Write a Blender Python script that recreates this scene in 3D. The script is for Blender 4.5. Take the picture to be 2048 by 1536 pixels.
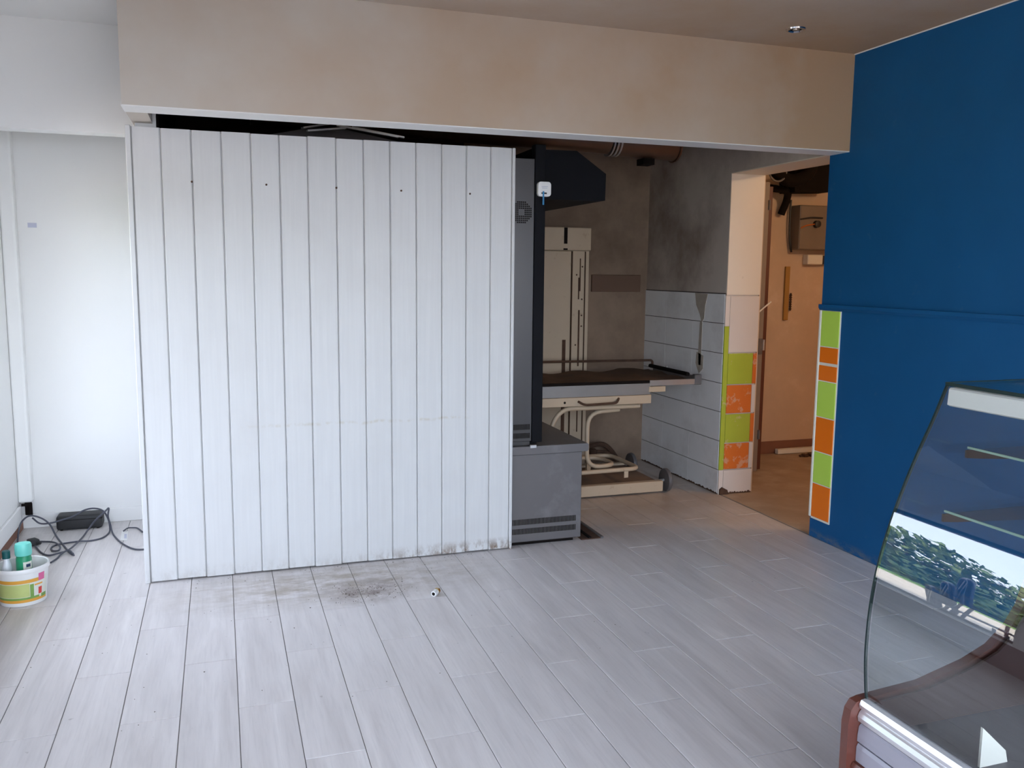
import bpy, bmesh, math, random
from mathutils import Vector, Matrix
random.seed(7)
for o in list(bpy.data.objects): bpy.data.objects.remove(o)
SC = bpy.context.scene
COL = SC.collection

# ------------------------------------------------------------------ camera
YAW, PITCH, ROLL, FPX = 0.324587, 0.128828, 0.010114, 1737.1
f = Vector((math.sin(YAW)*math.cos(PITCH), math.cos(YAW)*math.cos(PITCH), -math.sin(PITCH)))
rt = Vector((math.cos(YAW), -math.sin(YAW), 0)); up = rt.cross(f)
r2 = rt*math.cos(ROLL)+up*math.sin(ROLL); u2 = -rt*math.sin(ROLL)+up*math.cos(ROLL)
cam = bpy.data.cameras.new('camera'); cam.sensor_width = 36; cam.lens = FPX/2048*36
cam.clip_start = 0.02; cam.clip_end = 300
co = bpy.data.objects.new('camera', cam); COL.objects.link(co)
m = Matrix((r2, u2, -f)).transposed().to_4x4(); m.translation = (0, 0, 1.5)
co.matrix_world = m
SC.camera = co
# ------------------------------------------------------------------ sky, sun, exposure
W = bpy.data.worlds.new('sky'); SC.world = W; W.use_nodes = True
wn = W.node_tree; wn.nodes.clear()
wo = wn.nodes.new('ShaderNodeOutputWorld'); bg = wn.nodes.new('ShaderNodeBackground')
sky = wn.nodes.new('ShaderNodeTexSky'); sky.sky_type = 'NISHITA'; sky.sun_disc = False
sky.sun_elevation = math.radians(42); sky.sun_rotation = math.radians(60); sky.air_density = 1.0; sky.dust_density = 2.5
mx = wn.nodes.new('ShaderNodeMix'); mx.data_type = 'RGBA'; mx.inputs[0].default_value = 0.5
SKY_WHITE = (9.5, 10.2, 12.0, 1)
mx.inputs[7].default_value = SKY_WHITE
wn.links.new(sky.outputs[0], mx.inputs[6]); wn.links.new(mx.outputs[2], bg.inputs[0])
bg.inputs[1].default_value = 0.30
wn.links.new(bg.outputs[0], wo.inputs[0])
sd = bpy.data.lights.new('sun', 'SUN'); sd.energy = 5.0; sd.angle = 0.01; sd.color = (1.0, 0.93, 0.82)
so = bpy.data.objects.new('sun', sd); COL.objects.link(so)
so.location = (9, 8, 12)
so.rotation_euler = Vector((-0.62, -0.42, -0.66)).to_track_quat('-Z', 'Y').to_euler()
def portal(loc, d, w, h):
    pd = bpy.data.lights.new('window_portal', 'AREA'); pd.shape = 'RECTANGLE'; pd.size = w; pd.size_y = h; pd.cycles.is_portal = True
    po = bpy.data.objects.new('window_portal', pd); COL.objects.link(po); po.location = loc
    po.rotation_euler = Vector(d).to_track_quat('-Z', 'Y').to_euler()
portal((-1.3, 4.035, 1.14), (1, 0, 0), 1.77, 1.56)
portal((1.075, -.73, 1.13), (0, 1, 0), 4.15, 2.14)
vs = SC.view_settings; vs.view_transform = 'Standard'; vs.look = 'None'; vs.gamma = 1.0; vs.use_curve_mapping = False
vs.exposure = 2.27

# ------------------------------------------------------------------ material helpers
class NT:
    def __init__(s, name):
        s.m = bpy.data.materials.new(name); s.m.use_nodes = True; s.t = s.m.node_tree
        s.b = s.t.nodes['Principled BSDF']
    def n(s, typ, **kw):
        nd = s.t.nodes.new(typ)
        for k, v in kw.items(): setattr(nd, k, v)
        return nd
    def l(s, a, b): s.t.links.new(a, b)
    def val(s, sock, v):
        if hasattr(v, 'is_output'): s.l(v, sock)
        else: sock.default_value = v
    def math(s, op, a, b=0.0, c=None, clamp=False):
        nd = s.n('ShaderNodeMath', operation=op, use_clamp=clamp); s.val(nd.inputs[0], a); s.val(nd.inputs[1], b)
        if c is not None: s.val(nd.inputs[2], c)
        return nd.outputs[0]
    def pos(s, world=False, scale=(1, 1, 1)):
        o = s.n('ShaderNodeNewGeometry').outputs['Position'] if world else s.n('ShaderNodeTexCoord').outputs['Object']
        mp = s.n('ShaderNodeMapping'); s.l(o, mp.inputs[0]); mp.inputs[3].default_value = scale
        return mp.outputs[0]
    def noise(s, vec, scale=5, detail=4, rough=.55, dist=0):
        nd = s.n('ShaderNodeTexNoise'); s.l(vec, nd.inputs['Vector']); nd.inputs['Scale'].default_value = scale
        nd.inputs['Detail'].default_value = detail; nd.inputs['Roughness'].default_value = rough; nd.inputs['Distortion'].default_value = dist
        return nd.outputs['Fac']
    def rng(s, v, a, b, c=0, d=1):
        nd = s.n('ShaderNodeMapRange'); s.l(v, nd.inputs[0])
        for i, x in zip((1, 2, 3, 4), (a, b, c, d)): nd.inputs[i].default_value = x
        return nd.outputs[0]
    def mix(s, fac, a, b, blend='MIX'):
        nd = s.n('ShaderNodeMix', data_type='RGBA', blend_type=blend); s.val(nd.inputs[0], fac)
        for i, x in ((6, a), (7, b)):
            s.val(nd.inputs[i], tuple(x)+(1,) if isinstance(x, tuple) and len(x) == 3 else x)
        return nd.outputs[2]
    def bump(s, h, strength=.2, dist=.01):
        nd = s.n('ShaderNodeBump'); nd.inputs['Strength'].default_value = strength; nd.inputs['Distance'].default_value = dist
        s.l(h, nd.inputs['Height']); s.l(nd.outputs[0], s.b.inputs['Normal'])
    def sep(s, vec):
        nd = s.n('ShaderNodeSeparateXYZ'); s.l(vec, nd.inputs[0]); return nd.outputs
    def done(s, col, rough=.5, metal=0., spec=.5):
        s.val(s.b.inputs['Base Color'], tuple(col)+(1,) if isinstance(col, tuple) else col)
        s.val(s.b.inputs['Roughness'], rough); s.b.inputs['Metallic'].default_value = metal
        s.b.inputs['Specular IOR Level'].default_value = spec
        return s.m

def M(name, col, rough=.5, metal=0., var=.06, scale=6, bump=0., stretch=(1, 1, 1), dirt=None, dirt_amt=.5, dscale=3, dlo=.55, dhi=.75, spec=.5):
    t = NT(name); p = t.pos(False, stretch); nz = t.noise(p, scale)
    c = t.mix(nz, tuple(x*(1-var*1.5) for x in col), tuple(min(1, x*(1+var)) for x in col))
    if dirt:
        d = t.rng(t.noise(t.pos(True), dscale, 6, .65), dlo, dhi, 0, dirt_amt)
        c = t.mix(d, c, dirt)
    if bump: t.bump(t.noise(p, scale*8, 3), bump)
    return t.done(c, rough, metal, spec)

MAT = {}
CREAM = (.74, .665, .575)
t = NT('cream_paint_browner_to_right'); g_ = t.pos(True); nz = t.noise(g_, 1.1, 5, .6); xs = t.sep(g_)
am = t.math('ADD', t.rng(nz, .3, .7, -.35, .35), t.rng(xs[0], -.2, 3.0, .0, .95), clamp=True)  # cream blends to brown towards larger x, varied by noise
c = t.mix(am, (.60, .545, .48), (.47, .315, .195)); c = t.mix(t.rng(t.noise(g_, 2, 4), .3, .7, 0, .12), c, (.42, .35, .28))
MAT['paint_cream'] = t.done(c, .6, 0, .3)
MAT['paint_white'] = M('white_wall_paint', (.83, .82, .80), .5, var=.02, scale=2, bump=.02)
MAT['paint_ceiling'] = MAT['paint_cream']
t = NT('blue_wall_paint'); g_ = t.pos(True); nz = t.noise(g_, 3, 4); xs = t.sep(g_)
c = t.mix(nz, (.006, .078, .215), (.008, .10, .27))
c = t.mix(t.rng(t.noise(g_, 9, 6, .65), .66, .74, 0, .22), c, (.07, .15, .22))
sc_ = t.math('MULTIPLY', t.rng(xs[2], .055, .02), t.rng(t.noise(t.pos(True, (1, 8, 20)), 1.2, 5, .7), .42, .6, 0, .6), clamp=True)
c = t.mix(sc_, c, (.16, .17, .17)); t.bump(t.noise(g_, 24, 3), .03)
MAT['blue'] = t.done(c, .6, 0, .2)
MAT['grime'] = M('grimy_plaster', (.27, .19, .135), .75, spec=.2, var=.12, scale=3, dirt=(.10, .062, .042), dirt_amt=.7, dscale=1.6, dlo=.42, dhi=.72)
MAT['grey_plaster'] = M('grey_plaster', (.56, .48, .42), .7, spec=.2, var=.1, scale=3, dirt=(.19, .13, .10), dirt_amt=.8, dscale=1.3, dlo=.40, dhi=.68)
MAT['room_plaster'] = M('ochre_plaster', (.62, .45, .31), .75, var=.12, scale=4, dirt=(.70, .55, .42), dirt_amt=.5, dscale=4, dlo=.58, dhi=.72, bump=.1)
MAT['jamb'] = M('cream_jamb_paint', (.74, .64, .53), .55, var=.03, scale=4, dirt=(.35, .25, .18), dirt_amt=.4, dscale=8, dlo=.66, dhi=.75)
MAT['dark'] = M('matt_black', (.012, .009, .008), .9, spec=.1, var=.2)  # black parts; also colours the alcove's left side as shade
MAT['dark_ceiling'] = M('shade_dark_brown', (.06, .04, .034), .95, spec=.1, var=.2)  # dark brown that holds the shade of the upper alcove
MAT['screed'] = M('brown_screed', (.40, .30, .22), .8, var=.2, scale=5, dirt=(.55, .46, .38), dirt_amt=.6, dscale=3, dlo=.5, dhi=.75)
MAT['grout'] = M('floor_grout', (.24, .225, .215), .9, var=.1)
MAT['brown_board'] = M('brown_skirting', (.23, .10, .06), .6, var=.15)
MAT['steel'] = M('brushed_steel', (.075, .070, .068), .34, .8, var=.06, scale=8, stretch=(1, 1, .03))
MAT['steel_base'] = M('dull_steel', (.15, .137, .135), .5, .2, var=.08, scale=4, dirt=(.28, .26, .26), dirt_amt=.5, dscale=3)
MAT['steel_bright'] = M('worn_aluminium', (.62, .61, .60), .3, .8, var=.08, scale=10)
MAT['black_metal'] = M('black_enamel', (.008, .008, .010), .7, 0, spec=.12, var=.1)
MAT['cream_metal'] = M('cream_enamel', (.50, .39, .275), .45, 0, var=.05, scale=8, dirt=(.25, .15, .08), dirt_amt=.5, dscale=12, dlo=.62, dhi=.74)
MAT['canvas'] = M('stained_canvas', (.21, .135, .09), .9, 0, var=.3, scale=6, bump=.3)
MAT['duct'] = M('brown_duct_metal', (.20, .12, .08), .35, .7, var=.15, scale=4)
MAT['rust'] = M('rust', (.085, .042, .024), .9, 0, var=.4, scale=20)
MAT['rubber'] = M('black_rubber', (.02, .02, .022), .55, 0, var=.1)
MAT['plastic_white'] = M('white_plastic', (.80, .79, .77), .35, 0, var=.02)
MAT['plastic_cream'] = M('cream_plastic', (.80, .76, .66), .4, 0, var=.02)
MAT['blue_plastic'] = M('blue_plastic', (.02, .20, .42), .4, 0, var=.05)
MAT['brown_wood'] = M('mahogany_wood', (.12, .036, .024), .38, 0, var=.25, scale=5, stretch=(1, .2, 1))
MAT['old_wood'] = M('old_brown_wood', (.13, .068, .04), .65, 0, var=.2, scale=5, stretch=(.2, 1, 1))
MAT['yellow_wood'] = M('yellow_wood', (.42, .22, .05), .6, 0, var=.2, scale=8, stretch=(1, 1, .2))
MAT['door_wood'] = M('dark_red_door', (.11, .032, .018), .5, 0, var=.2, scale=4, stretch=(1, 1, .15))
MAT['frame_metal'] = M('taupe_frame_paint', (.27, .215, .175), .6, 0, var=.15, scale=5)
MAT['aluminium'] = M('anodised_aluminium', (.78, .77, .80), .32, .75, var=.03, scale=8, stretch=(1, .05, 1))
MAT['lilac_panel'] = M('grey_lilac_panel', (.33, .32, .37), .4, .2, var=.04)
MAT['wheel_grey'] = M('grey_wheel_rubber', (.11, .10, .10), .5, 0, var=.1)
MAT['liner'] = M('dark_brown_liner', (.035, .020, .018), .5, 0, spec=.2, var=.1)
MAT['fascia_steel'] = M('grey_fascia_steel', (.30, .28, .265), .4, .4, var=.1, scale=6)
MAT['deck_steel'] = M('dark_deck_steel', (.06, .06, .062), .5, .1, var=.06)
MAT['green_tile'] = M('green_glazed_tile', (.55, .80, .11), .22, 0, var=.03)
MAT['orange_tile'] = M('orange_glazed_tile', (.95, .20, .012), .22, 0, var=.03)
MAT['olive_tile'] = M('dull_green_glazed_tile', (.40, .46, .05), .18, 0, var=.08, dirt=(.6, .45, .30), dirt_amt=.5, dscale=11, dlo=.57, dhi=.62)
MAT['rusty_tile'] = M('scuffed_orange_glazed_tile', (.66, .16, .03), .18, 0, var=.08, dirt=(.6, .45, .32), dirt_amt=.5, dscale=11, dlo=.57, dhi=.62)
MAT['cream_tile'] = M('cream_glazed_tile', (.66, .58, .52), .25, 0, var=.03)
MAT['white_tile'] = M('white_glazed_tile', (.86, .85, .85), .3, 0, var=.04, scale=5, dirt=(.50, .45, .42), dirt_amt=.5, dscale=2.2, dlo=.5, dhi=.75)
MAT['joint'] = M('dark_joint', (.09, .07, .06), .9, 0, var=.1)
MAT['mortar'] = M('old_mortar', (.42, .36, .30), .9, 0, var=.15, scale=20)
MAT['chrome'] = M('chrome', (.6, .6, .62), .12, 1, var=.02)
MAT['brass'] = M('brass', (.55, .38, .14), .3, .9, var=.1)
MAT['soil'] = M('brown_dirt', (.20, .165, .14), .95, 0, var=.4, scale=40)
MAT['cable'] = M('dark_grey_cable', (.075, .078, .10), .5, 0, var=.05)
MAT['mint'] = M('mint_plastic', (.16, .62, .52), .4, 0, var=.03)
MAT['green_plastic'] = M('green_plastic', (.02, .28, .13), .35, 0, var=.05)
MAT['teal_plastic'] = M('dark_teal_plastic', (.01, .09, .09), .4, 0, var=.05)
MAT['tub'] = M('tub_plastic', (.78, .77, .74), .4, 0, var=.03)
MAT['bottle'] = M('cloudy_plastic', (.70, .72, .74), .3, 0, var=.03)
MAT['tape'] = M('grey_tape', (.52, .53, .64), .6, 0, var=.06)
MAT['road'] = M('pale_road', (.50, .44, .37), .9, 0, var=.1, scale=2)
MAT['paving'] = M('terrace_paving', (.13, .105, .08), .85, 0, var=.1, scale=2)
MAT['grass'] = M('lawn', (.09, .20, .04), .95, 0, var=.4, scale=3)
MAT['leaf'] = M('hedge_leaves', (.045, .10, .03), .7, 0, var=.5, scale=2)
MAT['leaf2'] = M('tree_leaves', (.11, .17, .04), .7, 0, var=.5, scale=2)
MAT['bark'] = M('bark', (.16, .11, .08), .95, 0, var=.3, scale=10)
MAT['chair_blue'] = M('navy_chair_plastic', (.02, .04, .10), .4, 0, var=.1)
MAT['frame_dark'] = M('dark_window_frame', (.05, .05, .06), .5, .3, var=.1)
MAT['red_print'] = M('red_print', (.65, .06, .05), .5, 0, var=.05)
MAT['pink_print'] = M('pink_print', (.70, .14, .30), .5, 0, var=.05)
MAT['paper'] = M('white_print', (.72, .72, .62), .5, 0, var=.05)
MAT['label_print'] = M('pale_green_print', (.52, .58, .20), .5, 0, var=.15, scale=12)
MAT['orange_print'] = M('orange_print', (.75, .36, .05), .5, 0, var=.08)
MAT['green_print'] = M('dark_green_print', (.20, .36, .08), .5, 0, var=.2, scale=30)
MAT['grey_box'] = M('brown_grey_box', (.21, .165, .125), .6, 0, var=.15, scale=6)
MAT['wire_orange'] = M('orange_wire', (.45, .12, .02), .5, 0, var=.05)

def glassmat(name, tint, f0):
    t = NT(name); t.t.nodes.remove(t.b)
    tr = t.n('ShaderNodeBsdfTransparent'); tr.inputs[0].default_value = tint+(1,)
    gl = t.n('ShaderNodeBsdfGlossy'); gl.inputs['Roughness'].default_value = .0; gl.inputs[0].default_value = (1, 1, 1, 1)
    lw = t.n('ShaderNodeLayerWeight'); lw.inputs[0].default_value = .5
    fr = t.n('ShaderNodeMath', operation='MULTIPLY_ADD'); t.l(t.math('POWER', lw.outputs['Facing'], 5.0), fr.inputs[0]); fr.inputs[1].default_value = 1-f0; fr.inputs[2].default_value = f0
    ms = t.n('ShaderNodeMixShader'); out = t.t.nodes['Material Output']
    t.l(fr.outputs[0], ms.inputs[0]); t.l(tr.outputs[0], ms.inputs[1]); t.l(gl.outputs[0], ms.inputs[2]); t.l(ms.outputs[0], out.inputs[0])
    return t.m
MAT['glass'] = glassmat('clear_glass', (.92, .95, .94), .03)
MAT['curved_glass'] = glassmat('curved_case_glass', (.84, .87, .87), .10)
MAT['pane'] = glassmat('window_glass', (.97, .98, .98), .03)
MAT['glass_edge'] = M('green_glass_edge', (.012, .026, .026), .5, 0, spec=.15, var=.05)
MAT['shelf_edge'] = M('pale_green_glass_edge', (.28, .42, .34), .2, 0, var=.05)

# planks of the partition: white painted wood with faint grain, one old tide mark and a grubby foot
t = NT('white_painted_planks'); g = t.pos(True); sx = t.sep(g)
gr = t.noise(t.pos(True, (60, 1, 2.2)), 1.0, 5, .6, .4)
ri = t.n('ShaderNodeObjectInfo').outputs['Random']
c = t.mix(t.rng(gr, .35, .75), (.635, .63, .622), (.68, .675, .665))
c = t.mix(t.rng(ri, 0, 1, 0, .22), c, (.64, .625, .61))
bl = t.rng(t.noise(g, 3.0, 5, .6), .5, .75, 0, .25); c = t.mix(bl, c, (.55, .52, .50))
zz = t.math('ADD', sx[2], t.math('MULTIPLY', t.noise(t.pos(True, (9, 1, 1)), 1, 3), .03))
band = t.math('SUBTRACT', 1.0, t.math('MULTIPLY', t.math('ABSOLUTE', t.math('SUBTRACT', zz, .752)), 90.), clamp=True)
bx_ = t.math('MULTIPLY', t.rng(sx[0], .05, .3), t.rng(sx[0], 1.25, 1.15))
bn = t.rng(t.noise(t.pos(True, (30, 1, 20)), 1.3, 3), .42, .62)
c = t.mix(t.math('MULTIPLY', t.math('MULTIPLY', band, bx_), t.math('MULTIPLY', bn, .45)), c, (.50, .43, .30))
foot = t.math('MULTIPLY', t.rng(sx[2], .075, .0), t.rng(t.noise(t.pos(True, (30, 1, 14)), 1, 4, .7), .42, .62))
foot = t.math('MULTIPLY', foot, t.rng(sx[0], .6, 1.2, .3, 1.5))
c = t.mix(t.math('MULTIPLY', foot, .9, clamp=True), c, (.21, .14, .09))
t.bump(gr, .06, .003)
MAT['planks'] = t.done(c, .42, 0, .4)

# wood-look floor tiles
t = NT('pale_wood_look_floor_tile'); g = t.pos(True)
oi = t.n('ShaderNodeObjectInfo')
off = t.n('ShaderNodeVectorMath', operation='ADD'); t.l(t.pos(True, (13, 1.3, 1)), off.inputs[0])
cmb = t.n('ShaderNodeCombineXYZ'); t.l(t.math('MULTIPLY', oi.outputs['Random'], 40.), cmb.inputs[0]); t.l(t.math('MULTIPLY', oi.outputs['Random'], 17.), cmb.inputs[1])
t.l(cmb.outputs[0], off.inputs[1])
gr = t.noise(off.outputs[0], 1.0, 5, .6, .5)
c = t.mix(t.rng(gr, .3, .72), (.585, .545, .53), (.775, .735, .72))
c = t.mix(t.rng(oi.outputs['Random'], 0, 1, 0, .3), c, (.62, .59, .585))
fine = t.noise(t.pos(True, (90, 5, 1)), 1.0, 4, .6); c = t.mix(t.rng(fine, .48, .78, 0, .35), c, (.46, .43, .425))
sx = t.sep(g)
def blob(cx, cy, rx, ry):
    a = t.math('DIVIDE', t.math('SUBTRACT', sx[0], cx), rx); b = t.math('DIVIDE', t.math('SUBTRACT', sx[1], cy), ry)
    d = t.math('SQRT', t.math('ADD', t.math('MULTIPLY', a, a), t.math('MULTIPLY', b, b)))
    return t.rng(d, 1.0, .2)
dn = t.noise(t.pos(True, (4, 9, 1)), 1.6, 6, .7)
c = t.mix(t.math('MULTIPLY', blob(.5, 4.1, .95, .36), t.rng(dn, .38, .62, 0, .95), clamp=True), c, (.34, .28, .21))
dn2 = t.noise(g, 9, 6, .75)
c = t.mix(t.math('MULTIPLY', blob(.62, 3.95, .26, .2), t.rng(dn2, .38, .58, 0, .95), clamp=True), c, (.22, .17, .15))
alc = t.math('MULTIPLY', t.rng(sx[0], 1.5, 2.3), t.rng(sx[1], 3.7, 4.9))
c = t.mix(t.math('MULTIPLY', alc, t.rng(t.noise(g, 2.5, 6, .7), .3, .65, .35, .9), clamp=True), c, (.44, .35, .275))
sp = t.rng(t.noise(g, 22, 3, .6), .71, .76, 0, .5); c = t.mix(sp, c, (.25, .22, .2))
t.bump(gr, .05, .003)
MAT['floor_tile'] = t.done(c, t.rng(gr, .3, .7, .42, .34), 0, .5)

# ------------------------------------------------------------------ geometry helpers
OFF = {}
def link(o): COL.objects.link(o); return o
def finish(bm, smooth=False, flip=True):
    if flip: bmesh.ops.recalc_face_normals(bm, faces=bm.faces)
    if smooth:
        for fc in bm.faces: fc.smooth = True
        for e in bm.edges:
            if len(e.link_faces) == 2 and e.calc_face_angle(0) > .7: e.smooth = False
def obj(name, bm, mat, parent=None, loc=None, smooth=False, recalc=True):
    """link one bmesh (world coordinates) as a mesh object; origin at the parent thing's base or at loc"""
    finish(bm, smooth, recalc)
    me = bpy.data.meshes.new(name)
    base = Vector(OFF[parent.name]) if parent else Vector(loc or (0, 0, 0))
    bmesh.ops.translate(bm, verts=bm.verts, vec=-base)
    bm.to_mesh(me); bm.free()
    me.materials.append(MAT[mat] if isinstance(mat, str) else mat)
    o = link(bpy.data.objects.new(name, me))
    if parent: o.parent = parent
    else: o.location = base
    OFF[o.name] = tuple(base)
    return o
def tag(o, label=None, cat=None, group=None, kind=None):
    for k, v in (('label', label), ('category', cat), ('group', group), ('kind', kind)):
        if v: o[k] = v
    return o
def thing(name, label, cat, loc=(0, 0, 0), group=None):
    o = link(bpy.data.objects.new(name, None)); o.location = loc; o.empty_display_size = .05
    OFF[o.name] = tuple(loc); return tag(o, label, cat, group)
def struct(name, bm, mat, label=None, parent=None, **k):
    o = obj(name, bm, mat, parent, **k)
    if not parent: o['kind'] = 'structure'
    if label: o['label'] = label
    return o
def box(bm, x0, x1, y0, y1, z0, z1, bev=0., seg=1):
    r = bmesh.ops.create_cube(bm, size=1); vs_ = r['verts']
    for v in vs_: v.co = Vector((x0 if v.co.x < 0 else x1, y0 if v.co.y < 0 else y1, z0 if v.co.z < 0 else z1))
    if bev:
        es = list({e for v in vs_ for e in v.link_edges})
        bmesh.ops.bevel(bm, geom=es, offset=bev, segments=seg, affect='EDGES', profile=.5)
    return bm
def B(*a, **k): return box(bmesh.new(), *a, **k)
def Bs(*bs):
    bm = bmesh.new()
    for b in bs: box(bm, *b[:6], **(b[6] if len(b) > 6 else {}))
    return bm
def prism(bm, poly, a0, a1, axis='y'):
    """extrude a 2-D polygon: axis y -> poly in (x,z); axis x -> (y,z); axis z -> (x,y)"""
    def P(p, a): return {'y': (p[0], a, p[1]), 'x': (a, p[0], p[1]), 'z': (p[0], p[1], a)}[axis]
    n = len(poly); A = [bm.verts.new(P(p, a0)) for p in poly]; C = [bm.verts.new(P(p, a1)) for p in poly]
    for i in range(n): bm.faces.new((A[i], A[(i+1) % n], C[(i+1) % n], C[i]))
    bm.faces.new(A[::-1]); bm.faces.new(C)
    return bm
def PR(*a, **k): return prism(bmesh.new(), *a, **k)
def smoothpath(pts, k=6, closed=False):
    pts = [Vector(p) for p in pts]; n = len(pts); out = []
    for i in range(n if closed else n-1):
        p0 = pts[i-1] if (i > 0 or closed) else pts[0]*2-pts[1]
        p1 = pts[i]; p2 = pts[(i+1) % n]
        p3 = pts[(i+2) % n] if (i+2 < n or closed) else p2*2-p1
        for j in range(k):
            s = j/k
            out.append(.5*((2*p1)+(p2-p0)*s+(2*p0-5*p1+4*p2-p3)*s*s+(3*p1-p0-3*p2+p3)*s**3))
    if not closed: out.append(pts[-1])
    return out
def fillet(pts, r, k=5):
    pts = [Vector(p) for p in pts]; out = [pts[0]]
    for a, b, c in zip(pts, pts[1:], pts[2:]):
        d1 = (a-b); d2 = (c-b); rr = min(r, d1.length*.49, d2.length*.49); p = b+d1.normalized()*rr; q = b+d2.normalized()*rr
        for j in range(k+1):
            s = j/k; out.append(p*(1-s)**2+b*2*s*(1-s)+q*s*s)
    return out+[pts[-1]]
def tube(bm, pts, r, seg=8, closed=False, r1=None):
    pts = [Vector(p) for p in pts]; n = len(pts); rings = []; nrm = None
    for i, p in enumerate(pts):
        a = pts[i-1] if (i > 0 or closed) else p; b = pts[(i+1) % n] if (i < n-1 or closed) else p
        tn = (b-a).normalized()
        if nrm is None: nrm = tn.orthogonal().normalized()
        nrm = (nrm-tn*nrm.dot(tn)); nrm = nrm.normalized() if nrm.length > 1e-6 else tn.orthogonal().normalized()
        bn = tn.cross(nrm); rr = r if r1 is None else r+(r1-r)*i/(n-1)
        rings.append([bm.verts.new(p+(nrm*math.cos(2*math.pi*j/seg)+bn*math.sin(2*math.pi*j/seg))*rr) for j in range(seg)])
    for i in range(n if closed else n-1):
        A, C = rings[i], rings[(i+1) % n]
        for j in range(seg): bm.faces.new((A[j], A[(j+1) % seg], C[(j+1) % seg], C[j]))
    if not closed: bm.faces.new(rings[0][::-1]); bm.faces.new(rings[-1])
    return bm
def T(*a, **k): return tube(bmesh.new(), *a, **k)
def lathe(bm, prof, c, axis='z', seg=24, cap=True, a0=0., a1=2*math.pi):
    full = abs(a1-a0-2*math.pi) < 1e-6; ns = seg if full else seg+1; c = Vector(c)
    def P(r, h, a):
        x, y = r*math.cos(a), r*math.sin(a)
        return c+{'z': Vector((x, y, h)), 'x': Vector((h, x, y)), 'y': Vector((x, h, y))}[axis]
    R = [[bm.verts.new(P(r, h, a0+(a1-a0)*j/seg)) for j in range(ns)] for r, h in prof]
    for A, C in zip(R, R[1:]):
        for j in range(seg): bm.faces.new((A[j], A[(j+1) % ns], C[(j+1) % ns], C[j]))
    if cap and full:
        bm.faces.new(R[0][::-1]); bm.faces.new(R[-1])
    return bm
def LA(*a, **k): return lathe(bmesh.new(), *a, **k)

# ------------------------------------------------------------------ dimensions
XL, XR = -1.12, 3.2          # left and right wall faces
YP = 4.345                   # front of the plank partition
YB = 3.924                   # front of the header beam
YH = 4.72                    # wall over the niche
YN = 5.515                   # back wall of the niche
YA = 6.2                     # back wall of the oven alcove
ZC, ZB = 2.648, 2.152        # ceiling, underside of the beam
YJ0, YJ1 = 4.08, 5.055       # doorway in the right wall
XR2 = 3.455                  # far face of the right wall
Y0 = -.55                   # wall behind the camera

# ------------------------------------------------------------------ floor: slab and one object per tile
fl = struct('floor', B(XL-.2, XR+.02, Y0-.2, YA+.2, -.12, -.0035), 'grout', 'pale wood-look tiles laid in staggered rows')
PW, PL = .188, .797
tile_mesh = {}
def floor_tile(x0, x1, y0, y1):
    w, d = round(x1-x0, 4), round(y1-y0, 4)
    if (w, d) not in tile_mesh:
        bm = bmesh.new(); gx = .0014
        box(bm, gx, w-gx, gx, d-gx, -.006, 0)
        top = [e for e in bm.edges if all(v.co.z > -.001 for v in e.verts)]
        bmesh.ops.bevel(bm, geom=top, offset=.0012, segments=1, affect='EDGES')
        bmesh.ops.recalc_face_normals(bm, faces=bm.faces)
        me = bpy.data.meshes.new('floor_tile'); bm.to_mesh(me); bm.free(); me.materials.append(MAT['floor_tile']); tile_mesh[(w, d)] = me
    o = link(bpy.data.objects.new('floor_tile', tile_mesh[(w, d)])); o.parent = fl; o.location = (x0, y0, random.uniform(-.0003, .0003))
k = math.floor((XL-.0185)/PW)
while .0185+k*PW < XR:
    a, b = max(.0185+k*PW, XL), min(.0185+(k+1)*PW, XR)
    base = 2.970 if k % 2 == 0 else 2.577
    j = math.floor((Y0-base)/PL)
    while base+j*PL < YA:
        c0, d0 = max(base+j*PL, Y0), min(base+(j+1)*PL, YA)
        if b-a > .01 and d0-c0 > .01 and d0 > .3: floor_tile(a, b, c0, d0)
        j += 1
    k += 1

# ------------------------------------------------------------------ walls and ceiling
WY0, WY1, WZ0, WZ1 = 3.15, 4.92, .47, 1.92
FX0, FX1, FZ0, FZ1 = -1.0, 3.15, .06, 2.2
struct('wall_left', Bs((XL-.22, XL, Y0-.2, WY0, 0, ZC), (XL-.22, XL, WY1, YN+.2, 0, ZC), (XL-.22, XL, WY0, WY1, 0, WZ0), (XL-.22, XL, WY0, WY1, WZ1, ZC)), 'paint_white', 'white wall at the left with the shop window')
struct('wall_rear', Bs((XL-.22, FX0, Y0-.2, Y0, 0, ZC), (FX1, XR+.26, Y0-.2, Y0, 0, ZC), (FX0, FX1, Y0-.2, Y0, FZ1, ZC), (FX0, FX1, Y0-.2, Y0, 0, FZ0)), 'paint_white', 'white wall behind the viewpoint')
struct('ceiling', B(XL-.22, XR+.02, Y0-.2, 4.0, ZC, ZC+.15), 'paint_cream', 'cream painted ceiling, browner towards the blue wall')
struct('ceiling_niche', B(XL-.22, -.27, 4.0, YH+.1, ZC, ZC+.15), 'paint_white')
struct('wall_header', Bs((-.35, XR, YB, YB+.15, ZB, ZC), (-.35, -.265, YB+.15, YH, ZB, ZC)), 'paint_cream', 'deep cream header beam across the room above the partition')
struct('trim_1', B(-.352, XR-.002, YB-.002, YB+.152, ZB-.005, ZB-.0005), 'paint_white', 'white board along the underside of the header')
struct('wall_niche_header', B(XL, -.352, YH, YH+.12, ZB-.008, ZC), 'paint_white', 'white wall above the niche at the left')
struct('wall_niche_back', B(XL, -.25, YN, YN+.12, 0, ZC), 'paint_white', 'bright white back wall of the left niche')
struct('wall_niche_side', B(-.34, -.25, YP+.05, YN, 0, ZC), 'paint_white', 'white side wall of the niche behind the partition')
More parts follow.
